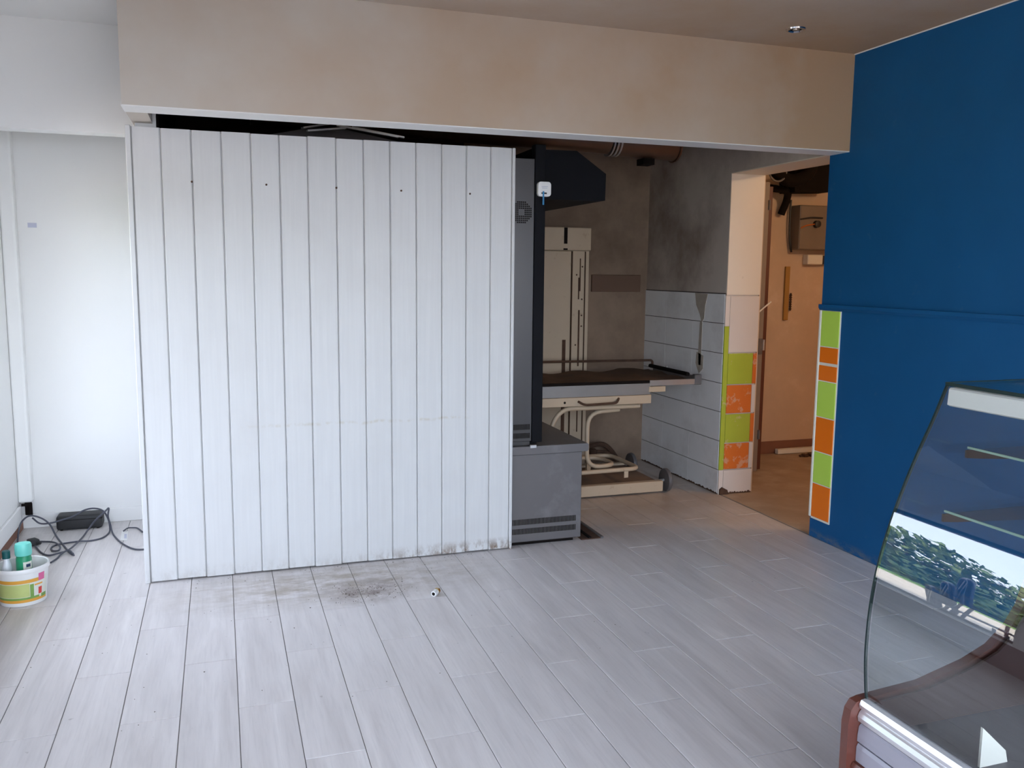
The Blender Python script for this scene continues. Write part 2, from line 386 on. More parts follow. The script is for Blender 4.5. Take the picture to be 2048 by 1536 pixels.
struct('ceiling_niche_inner', B(XL, -.25, YH+.12, YN+.1, 2.45, 2.55), 'paint_white')
struct('wall_alcove_left', B(-.249, -.24, 4.40, YA, 0, ZC), 'dark', 'left side of the oven alcove, coloured dark as in shade')  # black stands for the shade in the gap above the partition
struct('wall_alcove_shade', B(-.24, 1.7, YA-.01, YA-.001, 1.2, ZC), 'dark_ceiling', 'dark sheet for the shade behind the oven')  # dark sheet carries the shade seen over the partition top
struct('wall_alcove_back', B(-.3, XR+.1, YA, YA+.15, 0, ZC), 'grime', 'grimy plaster back wall of the oven alcove')
struct('ceiling_alcove', B(-.3, XR+.26, 4.0, YA+.15, ZC, ZC+.15), 'dark_ceiling', 'ceiling over the oven, coloured dark as in shade')  # colour kept dark to put the gap's shade into it
wr = struct('wall_right', Bs((XR, XR2, Y0-.2, YJ0, 0, ZC)), 'blue', 'blue painted wall at the right')
struct('wall_alcove_side', Bs((XR, XR2-.005, YJ1, YA+.15, 0, ZC), (XR, XR2, YJ0, YJ1, 2.155, ZC)), 'grey_plaster', 'grey plaster wall above white tiles, with the doorway lintel')
# jamb skin (cream) over the far jamb and lintel underside
struct('trim_2', Bs((XR+.001, XR2, YJ1-.006, YJ1+.004, 1.36, 2.155), (XR+.001, XR2, YJ0+.002, YJ1, 2.149, 2.157)), 'jamb', 'cream painted far jamb and soffit of the doorway')
struct('trim_3', PR([(XR-.022, 1.318), (XR-.012, 1.304), (XR, 1.304), (XR, 1.336), (XR-.022, 1.336)], Y0, YJ0-.0, axis='y'), 'blue', 'blue dado rail along the blue wall')
struct('trim_6', B(XR-.005, XR, Y0, YB, ZC-.005, ZC), 'paint_white', 'thin white caulk line between ceiling and blue wall')
struct('baseboard_niche', B(XL, -.35, YN-.014, YN, 0, .085, bev=.003), 'paint_white', 'white skirting at the foot of the niche wall')
struct('baseboard_left', Bs((XL, XL+.016, 4.86, YN-.09, .055, .15, dict(bev=.003))), 'paint_white', 'white skirting on the left wall')
struct('trim_7', B(XL, XL+.012, 1.0, 4.85, .0, WZ0-.035), 'brown_wood', 'brown wood panelling under the shop window')
struct('trim_4', B(XL, XL+.008, 4.86, YN-.02, 0, .055), 'brown_board', 'bare brown strip under the left skirting')
cs = struct('trim_5', Bs((XL, XL+.072, YN-.075, YN, .165, ZC-.25, dict(bev=.012, seg=3))), 'paint_white', 'white pipe casing in the niche corner')

# tiles: white ones in the alcove, coloured ones on the jamb and along the edge of the blue wall
zs = [0.004, .17, .37, .57, .765, .967, 1.168, 1.366]
asd = bpy.data.objects['wall_alcove_side']
ys = [YJ1+.004]
while ys[-1] < YA-.05: ys.append(min(ys[-1]+.4, YA))
obj('joint_bed', B(XR-.004, XR+.003, YJ1+.002, YA-.001, 0, 1.371), 'joint', asd)
for i in range(7):
    yy = list(ys)
    for j in range(len(yy)-1):
        b = B(XR-.008, XR+.004, yy[j]+.0004, yy[j+1]-.0004, zs[i]+.0022, zs[i+1]-.0022, bev=.001)
        o = obj('wall_tile', b, 'white_tile', asd)
jt = [(.0, .165, 'cream_tile'), (.172, .35, 'rusty_tile'), (.356, .553, 'olive_tile'), (.559, .752, 'rusty_tile'), (.758, .968, 'olive_tile'), (.974, 1.352, 'cream_tile')]
for z0, z1, mt in jt:
    x1 = XR2-.002
    if 'olive' in mt or 'rusty' in mt:
        obj('jamb_tile', B(XR+.03, x1-.03, YJ1-.008, YJ1+.004, z0+.001, z1-.001, bev=.0012), mt, asd)
        obj('jamb_tile', B(x1-.028, x1, YJ1-.008, YJ1+.004, z0+.001, z1-.001, bev=.0012), 'rusty_tile' if mt == 'olive_tile' else 'cream_tile', asd)
    else:
        obj('jamb_tile', B(XR+.03, x1, YJ1-.008, YJ1+.004, z0+.001, z1-.001, bev=.0012), mt, asd)
obj('jamb_tile', B(XR-.006, XR+.028, YJ1-.008, YJ1+.004, .17, 1.15, bev=.0012), 'olive_tile', asd)
obj('jamb_tile', B(XR-.006, XR+.028, YJ1-.008, YJ1+.004, 1.152, 1.352, bev=.0012), 'cream_tile', asd)
obj('jamb_tile', B(XR-.006, XR+.028, YJ1-.008, YJ1+.004, 0.0, .168, bev=.0012), 'cream_tile', asd)
bt = [(.122, .316, 'orange_tile'), (.322, .500, 'green_tile'), (.506, .700, 'orange_tile'), (.706, .905, 'green_tile'), (.911, .996, 'orange_tile'), (1.012, 1.098, 'orange_tile'), (1.104, 1.300, 'green_tile')]
for z0, z1, mt in bt:
    obj('wall_tile', B(XR-.008, XR+.004, 3.915, YJ0-.016, z0, z1, bev=.0012), mt, wr)
obj('tile_edge_trim', B(XR-.011, XR+.004, YJ0-.013, YJ0+.004, .118, 1.304, bev=.003), 'plastic_cream', wr)
obj('mortar_bed', B(XR-.005, XR+.004, 3.91, YJ0-.012, .110, 1.302), 'plastic_cream', wr)
# chipped plaster patches in the tiled wall
def patch(poly, mat, parent):
    bm = PR(poly, XR-.0105, XR-.0075, axis='x'); return obj('mortar_patch', bm, mat, parent)
patch([(5.27, 1.36), (5.44, 1.365), (5.42, 1.28), (5.37, 1.22), (5.34, 1.16), (5.31, 1.19), (5.30, 1.28)], 'mortar', asd)
patch([(5.33, 1.16), (5.36, 1.17), (5.37, .95), (5.36, .86), (5.33, .86), (5.33, 1.0)], 'mortar', asd)
patch([(5.30, .93), (5.39, .95), (5.40, .87), (5.35, .80), (5.30, .84)], 'mortar', asd)
obj('mortar_patch', PR([(XR, 0), (XR+.07, 0), (XR+.06, .03), (XR+.02, .05), (XR, .035)], YJ1-.02, YJ1-.004), 'rust', asd)

def grime(n, a0, a1, h, fn):
    pts = [(a0, 0)]+[(a0+(a1-a0)*q/n, random.uniform(.3, 1)*h) for q in range(n+1)]+[(a1, 0)]
    return fn(pts)
obj('grime_line', grime(90, YJ1+.01, YA-.02, .016, lambda p: PR(p, XR-.0092, XR-.0082, axis='x')), 'rust', asd)
obj('grime_line', grime(36, XR+.03, XR2-.004, .016, lambda p: PR(p, YJ1-.0095, YJ1-.0082, axis='y')), 'rust', asd)
# ------------------------------------------------------------------ shop window in the left wall
w1 = struct('window_1', Bs(*[(XL-.15, XL-.09, y-.03, y+.03, WZ0, WZ1) for y in (WY0+.03, WY1-.03)], (XL-.15, XL-.09, WY0, WY1, WZ0, WZ0+.05), (XL-.15, XL-.09, WY0, WY1, WZ1-.05, WZ1)), 'frame_dark', 'dark framed shop window in the left wall')
for a, b in ((WY0+.06, WY1-.06),):
    obj('pane', B(XL-.123, XL-.117, a, b, WZ0+.05, WZ1-.05), 'pane', w1)
obj('window_sill', B(XL-.09, XL+.03, WY0, WY1, WZ0-.03, WZ0, bev=.004), 'paint_white', w1)

w2 = struct('window_2', Bs(*[(x-.03, x+.03, Y0-.13, Y0-.07, FZ0, FZ1) for x in (FX0+.03, 1.05, FX1-.03)], (FX0, FX1, Y0-.13, Y0-.07, FZ0, FZ0+.06), (FX0, FX1, Y0-.13, Y0-.07, FZ1-.06, FZ1)), 'frame_dark', 'dark framed glazed front behind the viewpoint')
for a, b in ((FX0+.06, 1.02), (1.08, FX1-.06)): obj('pane', B(a, b, Y0-.103, Y0-.097, FZ0+.06, FZ1-.06), 'pane', w2)
# ------------------------------------------------------------------ plank partition
pt = thing('plank_partition', 'white painted partition of upright tongue and groove planks under the header beam', 'partition', (.55, YP, 0))
edges = [-.354, -.232, -.101, .03, .161, .290, .420, .5545, .687, .817, .9485, 1.080, 1.208, 1.338, 1.452]
for i, (a, b) in enumerate(zip(edges, edges[1:])):
    c = .006; dy = random.uniform(-.001, .001); zt = 2.128+random.uniform(-.002, .002)
    poly = [(a+.0007, YP+.02), (a+.0007, YP+.006+dy), (a+c, YP+dy), (b-c, YP+dy), (b-.0007, YP+.006+dy), (b-.0007, YP+.02)]
    obj('plank', PR(poly, .006+random.uniform(0, .004), zt, axis='z'), 'planks', pt)
obj('backing_board', B(-.352, 1.452, YP+.0202, YP+.0262, .01, 2.12), 'planks', pt)
obj('edge_trim', B(-.378, -.355, YP-.006, YP+.05, 0, 2.135, bev=.003), 'planks', pt)
obj('edge_trim', B(1.4525, 1.468, YP-.006, YP+.0262, 0, 2.13, bev=.003), 'planks', pt)
for u, v in ((-.104, 1.895), (.227, 1.895), (.554, 1.893), (.872, 1.892), (1.226, 1.89)):
    obj('nail', LA([(.005, 0), (.005, -.003), (.003, -.006)], (u, YP+.001, v), 'y', 8), 'rust', pt)

# ------------------------------------------------------------------ oven behind the partition
ov = thing('bakery_oven', 'grey steel bakery oven showing beside the white plank partition', 'oven', (1.2, 5.2, 0))
yo = YP+.028
obj('base_cabinet', B(.1, 1.889, yo, 5.98, .02, .512, bev=.004), 'steel_base', ov)
obj('base_top', PR([(.1, .514), (1.915, .514), (1.922, .522), (1.922, .550), (1.915, .558), (.1, .558)], yo-.012, 5.98), 'steel_base', ov)
obj('plinth', B(.12, 1.85, yo+.02, 5.95, 0, .02), 'dark', ov)
obj('oven_body', B(-.15, 1.583, yo+.02, 5.98, .56, 2.03), 'steel', ov)
obj('side_panel', B(1.2, 1.585, yo, yo+.02, .585, 2.085, bev=.002), 'steel', ov)
obj('door_post', B(1.587, 1.646, yo-.004, yo+.06, .578, 2.16, bev=.003), 'black_metal', ov)
obj('door_frame', B(1.585, 1.64, yo+.062, 5.95, .56, 2.1), 'black_metal', ov)
hb = [(1.60, 2.148), (1.863, 2.152), (2.039, 2.037), (2.037, 1.893), (1.96, 1.889), (1.60, 1.889)]
obj('hood', PR(hb, yo+.10, 5.75), 'black_metal', ov)
# ventilation slots, joined because each is only a few pixels
def slots(x0, x1, n, za, zb, y):
    bm = bmesh.new()
    for i in range(n):
        x = x0+(x1-x0)*i/(n-1); box(bm, x-.0024, x+.0024, y-.0012, y+.004, za, zb)
    return bm
for za, zb in ((.118, .15), (.066, .097)):
    tag(obj('vent_slots', slots(1.485, 1.853, 46, za, zb, yo), 'dark', ov), kind='stuff')
for za, zb in ((.650, .68), (.603, .632)):
    tag(obj('vent_slots', slots(1.485, 1.572, 12, za, zb, yo), 'dark', ov), kind='stuff')
bm = bmesh.new()
for i in range(-5, 6):
    for j in range(-5, 6):
        d = math.hypot(i, j)
        if 1.8 < d < 5.4: box(bm, 1.514+i*.0105-.0037, 1.514+i*.0105+.0037, yo-.0015, yo+.004, 1.808+j*.0105-.0037, 1.808+j*.0105+.0037)
tag(obj('vent_grille', bm, 'dark', ov), kind='stuff')
obj('clip', B(1.575, 1.612, yo-.016, yo-.002, .548, .566, bev=.002), 'steel_bright', ov)

sn = thing('alarm_sensor', 'white rounded sensor box with a blue strap hanging on the black oven post', 'sensor', (1.635, yo-.004, 1.93))
yy = yo-.0045
rr = []
for cx, cz, a in ((1.664-.016, 1.967-.016, 0), (1.592+.016, 1.967-.016, 90), (1.592+.016, 1.892+.016, 180), (1.664-.016, 1.892+.016, 270)):
    for q in range(6): an = math.radians(a+q*18); rr.append((cx+.016*math.cos(an), cz+.016*math.sin(an)))
rr = [(x+.004, z) for x, z in rr]
obj('casing', PR(rr, yy-.022, yy), 'plastic_white', sn)
obj('slot', B(1.614, 1.644, yy-.0235, yy-.021, 1.904, 1.912), 'rubber', sn)
obj('print_line', B(1.614, 1.650, yy-.0228, yy-.021, 1.941, 1.944), 'tape', sn)
obj('print_line', B(1.618, 1.646, yy-.0228, yy-.021, 1.933, 1.9355), 'tape', sn)
obj('strap', B(1.620, 1.629, yy-.027, yy-.0235, 1.848, 1.918, bev=.001), 'blue_plastic', sn)

fc = thing('floor_channel', 'dark metal floor channel beside the oven base', 'channel', (1.97, 4.5, 0))
obj('channel_bed', B(1.895, 2.02, yo, 4.70, 0, .006), 'rust', fc)
obj('channel_edge', B(2.012, 2.03, yo-.004, 4.71, 0, .012, bev=.002), 'steel_base', fc)
obj('channel_bar', B(1.94, 1.955, yo, 4.70, .006, .014), 'dark', fc)

# duct above the oven
du = thing('extract_duct', 'round brown metal duct running under the alcove ceiling', 'duct', (2.3, 5.3, 2.25))
pts = [(.2, 5.3, 2.415), (2.42, 5.3, 2.366)]
obj('pipe', T([Vector(pts[0]).lerp(Vector(pts[1]), q/6) for q in range(7)], .105, 24), 'duct', du, smooth=True)
obj('pipe_end', T([(2.45, 5.3, 2.362), (2.9, 5.3, 2.348)], .108, 24), 'duct', du, smooth=True)
for x in (2.43, 2.455, 2.48): obj('collar', T([(x-.006, 5.3, 2.363), (x+.006, 5.3, 2.363)], .115, 24), 'steel_bright', du, smooth=True)
obj('end_ring', T([(2.9, 5.3, 2.348), (2.912, 5.3, 2.348)], .118, 24), 'duct', du, smooth=True)
obj('bracket', B(2.66, 2.74, 5.25, 5.35, 2.205, 2.245), 'dark', du)
obj('hanger', T([(2.7, 5.3, 2.45), (2.7, 5.3, ZC)], .006, 6), 'dark', du)
obj('hanger', T([(.6, 5.3, 2.50), (.6, 5.3, ZC)], .006, 6), 'dark', du)
# flue head that shows above the partition
fh = thing('flue_cover', 'pyramid shaped sheet metal flue cover above the partition top', 'flue cover', (.57, 4.68, 2.035))
bm = bmesh.new(); a = [bm.verts.new(p) for p in ((.24, 4.42, 2.135), (.90, 4.42, 2.135), (.90, 4.95, 2.135), (.24, 4.95, 2.135))]
b = [bm.verts.new(p) for p in ((.49, 4.55, 2.208), (.60, 4.55, 2.208), (.60, 4.70, 2.208), (.49, 4.70, 2.208))]
for i in range(4): bm.faces.new((a[i], a[(i+1) % 4], b[(i+1) % 4], b[i]))
bm.faces.new(b); bm.faces.new(a[::-1])
obj('cover', bm, 'steel_base', fh)
obj('neck', B(.26, .88, 4.44, 4.93, 2.035, 2.134), 'steel_base', fh)
for p, q in (((.41, 4.47, 2.185), (.55, 4.52, 2.222)), ((.43, 4.44, 2.168), (.62, 4.48, 2.198)), ((.58, 4.50, 2.212), (.88, 4.45, 2.165)), ((.66, 4.53, 2.212), (.92, 4.50, 2.172))):
    d = (Vector(q)-Vector(p)); bm = bmesh.new(); box(bm, 0, d.length, -.014, .014, -.004, .004)
    bm.transform(Matrix.Translation(Vector(p)) @ d.to_track_quat('X', 'Z').to_matrix().to_4x4()); obj('flange', bm, 'steel_bright', fh)

# ------------------------------------------------------------------ oven loader trolley
lt = thing('oven_loader', 'cream tubular oven loader trolley with a stained canvas bed against the tiled wall', 'trolley', (2.55, 5.5, 0))
yt = 5.19
def bar(name, bm, mat='cream_metal', parent=lt, sm=False): return obj(name, bm, mat, parent, smooth=sm)
bar('base_rail', B(1.98, 2.85, yt, yt+.05, .012, .085, bev=.004))
bar('base_rail', B(1.98, 2.85, 5.78, 5.83, .012, .085, bev=.004))
bar('base_plate', B(1.98, 2.84, yt+.052, 5.778, .05, .07), 'canvas')
for y in (yt+.045, 5.77):
    bar('axle', T([(2.84, y, .075), (2.878, y, .08)], .012, 10), 'steel_bright', lt, True)
    wh = bar('wheel', LA([(.05, 0), (.077, .004), (.080, .012), (.080, .026), (.074, .032), (.03, .03)], (2.875, y, .080), 'x', 32), 'wheel_grey', lt, True)
    obj('wheel_hub', LA([(.045, .031), (.042, .036), (.018, .038), (.016, .046), (.004, .048)], (2.875, y, .080), 'x', 20), 'steel_bright', wh, smooth=True)
R = .015
bar('frame_tube', T(fillet([(2.66, yt+.02, .610), (2.10, yt+.02, .612), (2.02, yt+.02, .50), (2.02, yt+.02, .12)], .13), R, 10), sm=True)
bar('frame_tube', T(fillet([(2.53, yt+.06, .585), (2.30, yt+.06, .572), (2.30, yt+.06, .20), (2.52, yt+.06, .205), (2.50, yt+.32, .205), (2.10, yt+.32, .205)], .10), R, 10), sm=True)
bar('frame_tube', T(fillet([(2.04, yt+.015, .175), (2.67, yt+.015, .182), (2.66, yt+.46, .182), (2.06, yt+.46, .18)], .07), R, 10), sm=True)
bar('frame_tube', T(fillet([(2.66, 5.80, .610), (2.10, 5.80, .612), (2.02, 5.80, .50), (2.02, 5.80, .12)], .13), R, 10), sm=True)
bar('frame_lug', B(2.555, 2.585, yt+.006, yt+.010, .125, .172))
bar('frame_foot', B(2.10, 2.13, yt+.005, yt+.03, .085, .165))
bar('frame_foot', B(2.47, 2.50, yt+.44, yt+.465, .07, .165))
cb = bar('cross_bar', B(1.95, 2.731, yt-.012, yt+.012, .630, .688, bev=.002))
bar('cross_bar', B(1.95, 2.731, 5.79, 5.814, .630, .688, bev=.002))
obj('bolt_hole', LA([(.008, 0), (.008, -.002)], (2.105, yt-.011, .657), 'y', 10), 'dark', cb)
obj('pull_handle', T(fillet([(2.20, yt-.012, .662), (2.23, yt-.05, .642), (2.46, yt-.05, .648), (2.49, yt-.012, .672)], .03), .008, 8), 'rust', cb, smooth=True)
bar('bed_fascia', B(1.93, 2.725, yt-.004, yt+.004, .69, .765), 'fascia_steel')
bar('bed_bracket', B(2.715, 2.84, yt-.006, yt+.004, .705, .742, bev=.002), 'cream_metal')
bar('bed_edge', B(2.72, 3.09, yt-.008, yt+.004, .748, .785, bev=.002), 'steel_bright')
bar('bed_edge', B(1.93, 2.72, yt-.008, yt+.004, .767, .785, bev=.002), 'dark')
bar('bed_end', B(3.075, 3.105, yt-.008, 5.82, .748, .80, bev=.003), 'steel_base')
bar('bed_corner', B(3.06, 3.112, yt-.012, yt+.03, .745, .815, bev=.004), 'steel_base')
bar('end_roller', T([(3.04, yt+.05, .812), (3.04, 5.80, .812)], .014, 10), 'dark', lt, True)
bar('roller_knob', LA([(.012, 0), (.014, .02), (.006, .034)], (3.06, 5.58, .80), 'z', 10), 'steel_bright', lt, True)
bar('back_rail', T(fillet([(1.93, 5.84, .856), (3.08, 5.84, .848), (3.08, 5.84, .79)], .02), .009, 8), 'rust', lt, True)
# sagging cloth of the bed
bm = bmesh.new(); nx, ny = 26, 14; V = {}
for i in range(nx+1):
    for j in range(ny+1):
        x = 1.93+(3.03-1.93)*i/nx; y = yt+.005+(5.80-yt)*j/ny
        z = .778+.012*math.sin(i*.7+j*.4)*math.sin(j*.6)+.018*(i/nx)**2*(j/ny)+random.uniform(-.002, .002)
        if j == 0: z = .777
        V[i, j] = bm.verts.new((x, y, z))
for i in range(nx):
    for j in range(ny): bm.faces.new((V[i, j], V[i+1, j], V[i+1, j+1], V[i, j+1]))
bmesh.ops.solidify(bm, geom=bm.faces[:], thickness=.004)
bar('canvas_bed', bm, 'canvas', lt, True)

# lift column against the back wall
lc = thing('lift_column', 'tall cream lift column with rusty slots against the alcove back wall', 'lift column', (2.4, 6.08, 0))
yc = 5.97
obj('column_body', B(2.02, 2.47, yc+.02, 6.19, 0, 1.655, bev=.006), 'cream_metal', lc)
obj('head_box', B(2.02, 2.616, yc, 6.19, 1.657, 1.825, bev=.008, seg=2), 'cream_metal', lc)
obj('slot_rail', Bs((2.475, 2.500, yc+.01, 6.15, .03, 1.655), (2.500, 2.575, yc+.022, 6.15, .03, 1.655), (2.575, 2.604, yc+.01, 6.15, .03, 1.655)), 'cream_metal', lc)
obj('rust_slot', Bs((2.532, 2.541, yc+.019, yc+.03, .3, .62), (2.530, 2.542, yc+.019, yc+.03, .8, 1.22), (2.526, 2.535, yc+.019, yc+.03, 1.30, 1.46), (2.536, 2.544, yc+.019, yc+.03, 1.36, 1.60)), 'rust', lc)
obj('rust_slot', B(2.405, 2.432, yc+.017, yc+.03, .1, 1.0), 'rust', lc)
obj('rust_slot', B(2.469, 2.4745, yc+.008, yc+.03, .03, 1.65), 'rust', lc)
obj('rust_slot', B(2.5745, 2.579, yc+.0085, yc+.03, .03, 1.65), 'rust', lc)
obj('head_slot', B(2.398, 2.425, yc-.002, yc+.01, 1.705, 1.822), 'dark', lc)
obj('head_slot', B(2.395, 2.428, yc-.002, yc+.01, 1.660, 1.672), 'dark', lc)
for z in (1.54, 1.48, 1.30, 1.18, 1.10, .96):
    obj('screw', LA([(.006, 0), (.006, -.003), (.003, -.005)], (2.512+.045*(int(z*50) % 2), yc+.022, z), 'y', 8), 'rust', lc)
tag(obj('wall_board', B(2.72, 3.135, YA-.022, YA-.001, 1.352, 1.482, bev=.003), 'old_wood', loc=(2.93, YA, 1.352)), 'brown wooden board fixed to the alcove back wall', 'board')
# junk on the floor behind the loader
jk = thing('rusty_junk', 'rusty tangle of pipe on the floor behind the loader trolley', 'scrap pipe', (2.75, 5.95, 0))
obj('pipe', T(smoothpath([(2.5, 5.95, .03), (2.6, 6.0, .10), (2.72, 6.02, .13), (2.82, 5.98, .11), (2.88, 5.95, .02)]), .014, 8), 'rust', jk, smooth=True)
obj('pipe', T(smoothpath([(2.45, 6.05, .02), (2.6, 6.06, .13), (2.8, 6.08, .17), (2.95, 6.08, .02)]), .02, 8), 'rust', jk, smooth=True)
obj('valve', LA([(.02, 0), (.03, .02), (.03, .05), (.015, .06)], (2.68, 6.0, .10), 'z', 10), 'rust', jk, smooth=True)

# ------------------------------------------------------------------ room seen through the doorway
Y2 = 6.135
struct('floor_store', B(XR+.02, 6.2, 2.2, Y2+.1, -.12, -.002), 'screed', 'brown screed floor beyond the doorway')
struct('wall_store_back', B(XR2-.01, 6.2, Y2, Y2+.12, 0, 2.7), 'room_plaster', 'ochre stained wall seen through the doorway')
struct('wall_store_side', B(6.2, 6.32, 2.2, Y2+.12, 0, 2.7), 'room_plaster')
struct('wall_store_front', B(XR2, 6.32, 2.08, 2.2, 0, 2.7), 'room_plaster')
struct('ceiling_store', B(XR2, 6.32, 2.08, Y2+.12, 2.66, 2.8), 'room_plaster')
struct('wall_store_right', Bs((XR2, XR2+.01, 2.2, YJ0, 0, 2.66), (XR2, XR2+.01, YJ1, Y2, 0, 2.66), (XR2, XR2+.01, YJ0, YJ1, 2.155, 2.66)), 'room_plaster')
struct('baseboard_store', B(XR2, 6.2, Y2-.015, Y2, 0, .103), 'brown_board', 'red-brown skirting beyond the doorway')
dr = tag(struct('door_1', B(3.868, 3.905, 5.60, 6.12, .01, 2.14), 'door_wood', 'dark red-brown door leaf standing open beyond the doorway'), None)
obj('door_frame', Bs((3.822, 3.866, 5.585, 5.64, 0, 2.17), (3.79, 3.822, 5.61, 5.64, 0, 2.17)), 'frame_metal', dr)
obj('hinge', T([(3.872, 5.582, .93), (3.872, 5.582, 1.01)], .011, 8), 'steel_bright', dr)
obj('hinge', T([(3.868, 5.582, 1.97), (3.868, 5.582, 2.04)], .010, 8), 'steel_base', dr)
obj('hinge', T([(3.868, 5.582, .25), (3.868, 5.582, .32)], .010, 8), 'steel_base', dr)
obj('lock_plate', B(3.83, 3.862, 5.580, 5.586, .90, 1.02), 'steel_base', dr)
tag(obj('white_rod', T([(3.80, 5.575, 1.208), (3.916, 5.575, 1.295)], .006, 8), 'plastic_white', loc=(3.85, 5.575, 1.25)), 'thin white rod sticking out slantwise from the door frame', 'rod')
eb = thing('electrical_box', 'grey brown electrical box with two black knobs on the ochre wall', 'electrical box', (4.64, Y2, 1.69))
obj('casing', B(4.455, 4.84, Y2-.13, Y2-.001, 1.70, 2.055, bev=.008), 'grey_box', eb)
for x, z in ((4.61, 1.905), (4.76, 1.955)):
    obj('knob', LA([(.03, -.13), (.028, -.16), (.012, -.165)], (x, Y2, z), 'y', 16), 'rubber', eb, smooth=True)
obj('wire', T(smoothpath([(4.46, Y2-.14, 1.87), (4.50, Y2-.15, 1.89), (4.56, Y2-.145, 1.90), (4.62, Y2-.155, 1.91)]), .006, 6), 'wire_orange', eb, smooth=True)
obj('wire', T(smoothpath([(4.45, Y2-.14, 1.94), (4.55, Y2-.15, 1.955), (4.66, Y2-.145, 1.955)]), .006, 6), 'rubber', eb, smooth=True)
obj('wire', T(smoothpath([(4.44, Y2-.02, 2.1), (4.43, Y2-.03, 1.98), (4.435, Y2-.03, 1.8), (4.46, Y2-.03, 1.68)]), .009, 6), 'rubber', eb, smooth=True)
sk = thing('socket_box', 'small white socket box with a dark side under the electrical box', 'socket', (4.68, Y2, 1.58))
obj('casing', B(4.595, 4.745, Y2-.07, Y2-.001, 1.582, 1.662, bev=.006), 'plastic_cream', sk)
obj('side_unit', B(4.747, 4.82, Y2-.06, Y2-.001, 1.585, 1.655, bev=.006), 'rubber', sk)
tag(obj('wooden_batten', B(4.425, 4.468, Y2-.02, Y2-.001, 1.123, 1.563, bev=.002), 'yellow_wood', loc=(4.45, Y2, 1.123)), 'yellow wooden batten hanging upright on the ochre wall', 'batten')
bm = bmesh.new()
for q in range(7): lathe(bm, [(.008, -.004), (.013, 0), (.008, .004)], (4.49, Y2-.013, 1.215+q*.019), 'z', 10)
tube(bm, [(4.49, Y2-.013, 1.2), (4.49, Y2-.013, 1.345)], .007, 8)
tag(obj('threaded_bolt', bm, 'rust', loc=(4.49, Y2, 1.2)), 'rusty threaded bolt beside the yellow batten', 'bolt')
hs = thing('ceiling_hoses', 'dark bundle of ribbed hose and ducting high up beyond the doorway', 'hose', (4.4, 6.0, 2.2))
obj('duct_box', PR([(4.33, 2.145), (4.70, 2.16), (4.74, 2.46), (4.30, 2.50)], 5.92, 6.12), 'dark', hs)
obj('hose', T(smoothpath([(3.96, 5.95, 2.46), (4.08, 5.85, 2.30), (4.22, 5.84, 2.22), (4.38, 5.85, 2.27), (4.44, 5.86, 2.40), (4.46, 5.88, 2.5)]), .05, 12), 'dark', hs, smooth=True)
obj('hose_ring', T([(4.08+.075*math.cos(q*math.pi/12), 5.80, 2.275+.07*math.sin(q*math.pi/12)) for q in range(24)], .008, 6, closed=True), 'steel_base', hs, smooth=True)
obj('hose', T(smoothpath([(3.95, 6.02, 2.25), (4.10, 5.98, 2.18), (4.3, 6.0, 2.16), (4.36, 6.06, 2.10), (4.34, 6.1, 1.98)]), .03, 10), 'dark', hs, smooth=True)
tag(obj('white_trunking', PR([(Y2-.07, .003), (Y2-.03, .003), (Y2-.03, .042), (Y2-.07, .042)], 4.40, 5.0, axis='x'), 'plastic_cream', loc=(4.7, Y2-.05, .003)), 'length of white trunking lying along the red-brown skirting', 'trunking')
bm = bmesh.new()
for q in range(9):
    a = random.uniform(0, 6.28); x, y = 4.59+random.uniform(-.05, .05), 5.94+random.uniform(-.03, .03)
    box(bm, x-.02, x+.015, y-.012, y+.012, -.001, random.uniform(.008, .025), bev=.003)
tag(obj('rubble', bm, 'rust', loc=(4.59, 5.94, 0)), 'little heap of brown rubble on the floor beyond the doorway', 'rubble', kind='stuff')
bl = thing('added_bulb', 'added unseen warm bulb lighting the store beyond the doorway', 'lamp', (4.7, 3.6, 2.66))  # unseen bulb added to warm the room beyond the doorway
obj('holder', LA([(.03, 0), (.03, -.05), (.02, -.07)], (4.7, 3.6, 2.66), 'z', 16), 'rubber', bl)
t = NT('added_warm_bulb'); t.b.inputs['Emission Color'].default_value = (1, .72, .42, 1); t.b.inputs['Emission Strength'].default_value = 20; MAT['bulb'] = t.done((1, .9, .8), .4)
obj('bulb', LA([(.012, -.07), (.03, -.095), (.035, -.12), (.025, -.15), (.006, -.16)], (4.7, 3.6, 2.66), 'z', 16), 'bulb', bl, smooth=True)
ld = bpy.data.lights.new('added_bulb_light', 'POINT'); ld.energy = 8; ld.color = (1, .70, .42); ld.shadow_soft_size = .06  # added warm light, its source out of view
lo = link(bpy.data.objects.new('added_bulb_light', ld)); lo.location = (4.7, 3.6, 2.40)

# recessed spot
sp = thing('recessed_spotlight', 'small chrome recessed spotlight in the ceiling near the blue wall', 'spotlight', (2.619, 3.636, ZC))
obj('bezel', LA([(.046, 0), (.044, -.006), (.036, -.008), (.030, -.002)], (2.619, 3.636, ZC), 'z', 28, cap=False), 'chrome', sp, smooth=True)
obj('socket', LA([(.030, -.001), (.0305, -.0005)], (2.619, 3.636, ZC), 'z', 24), 'dark', sp)
obj('bulb', LA([(.017, -.001), (.016, -.005), (.008, -.007)], (2.619, 3.636, ZC), 'z', 20), 'chrome', sp, smooth=True)

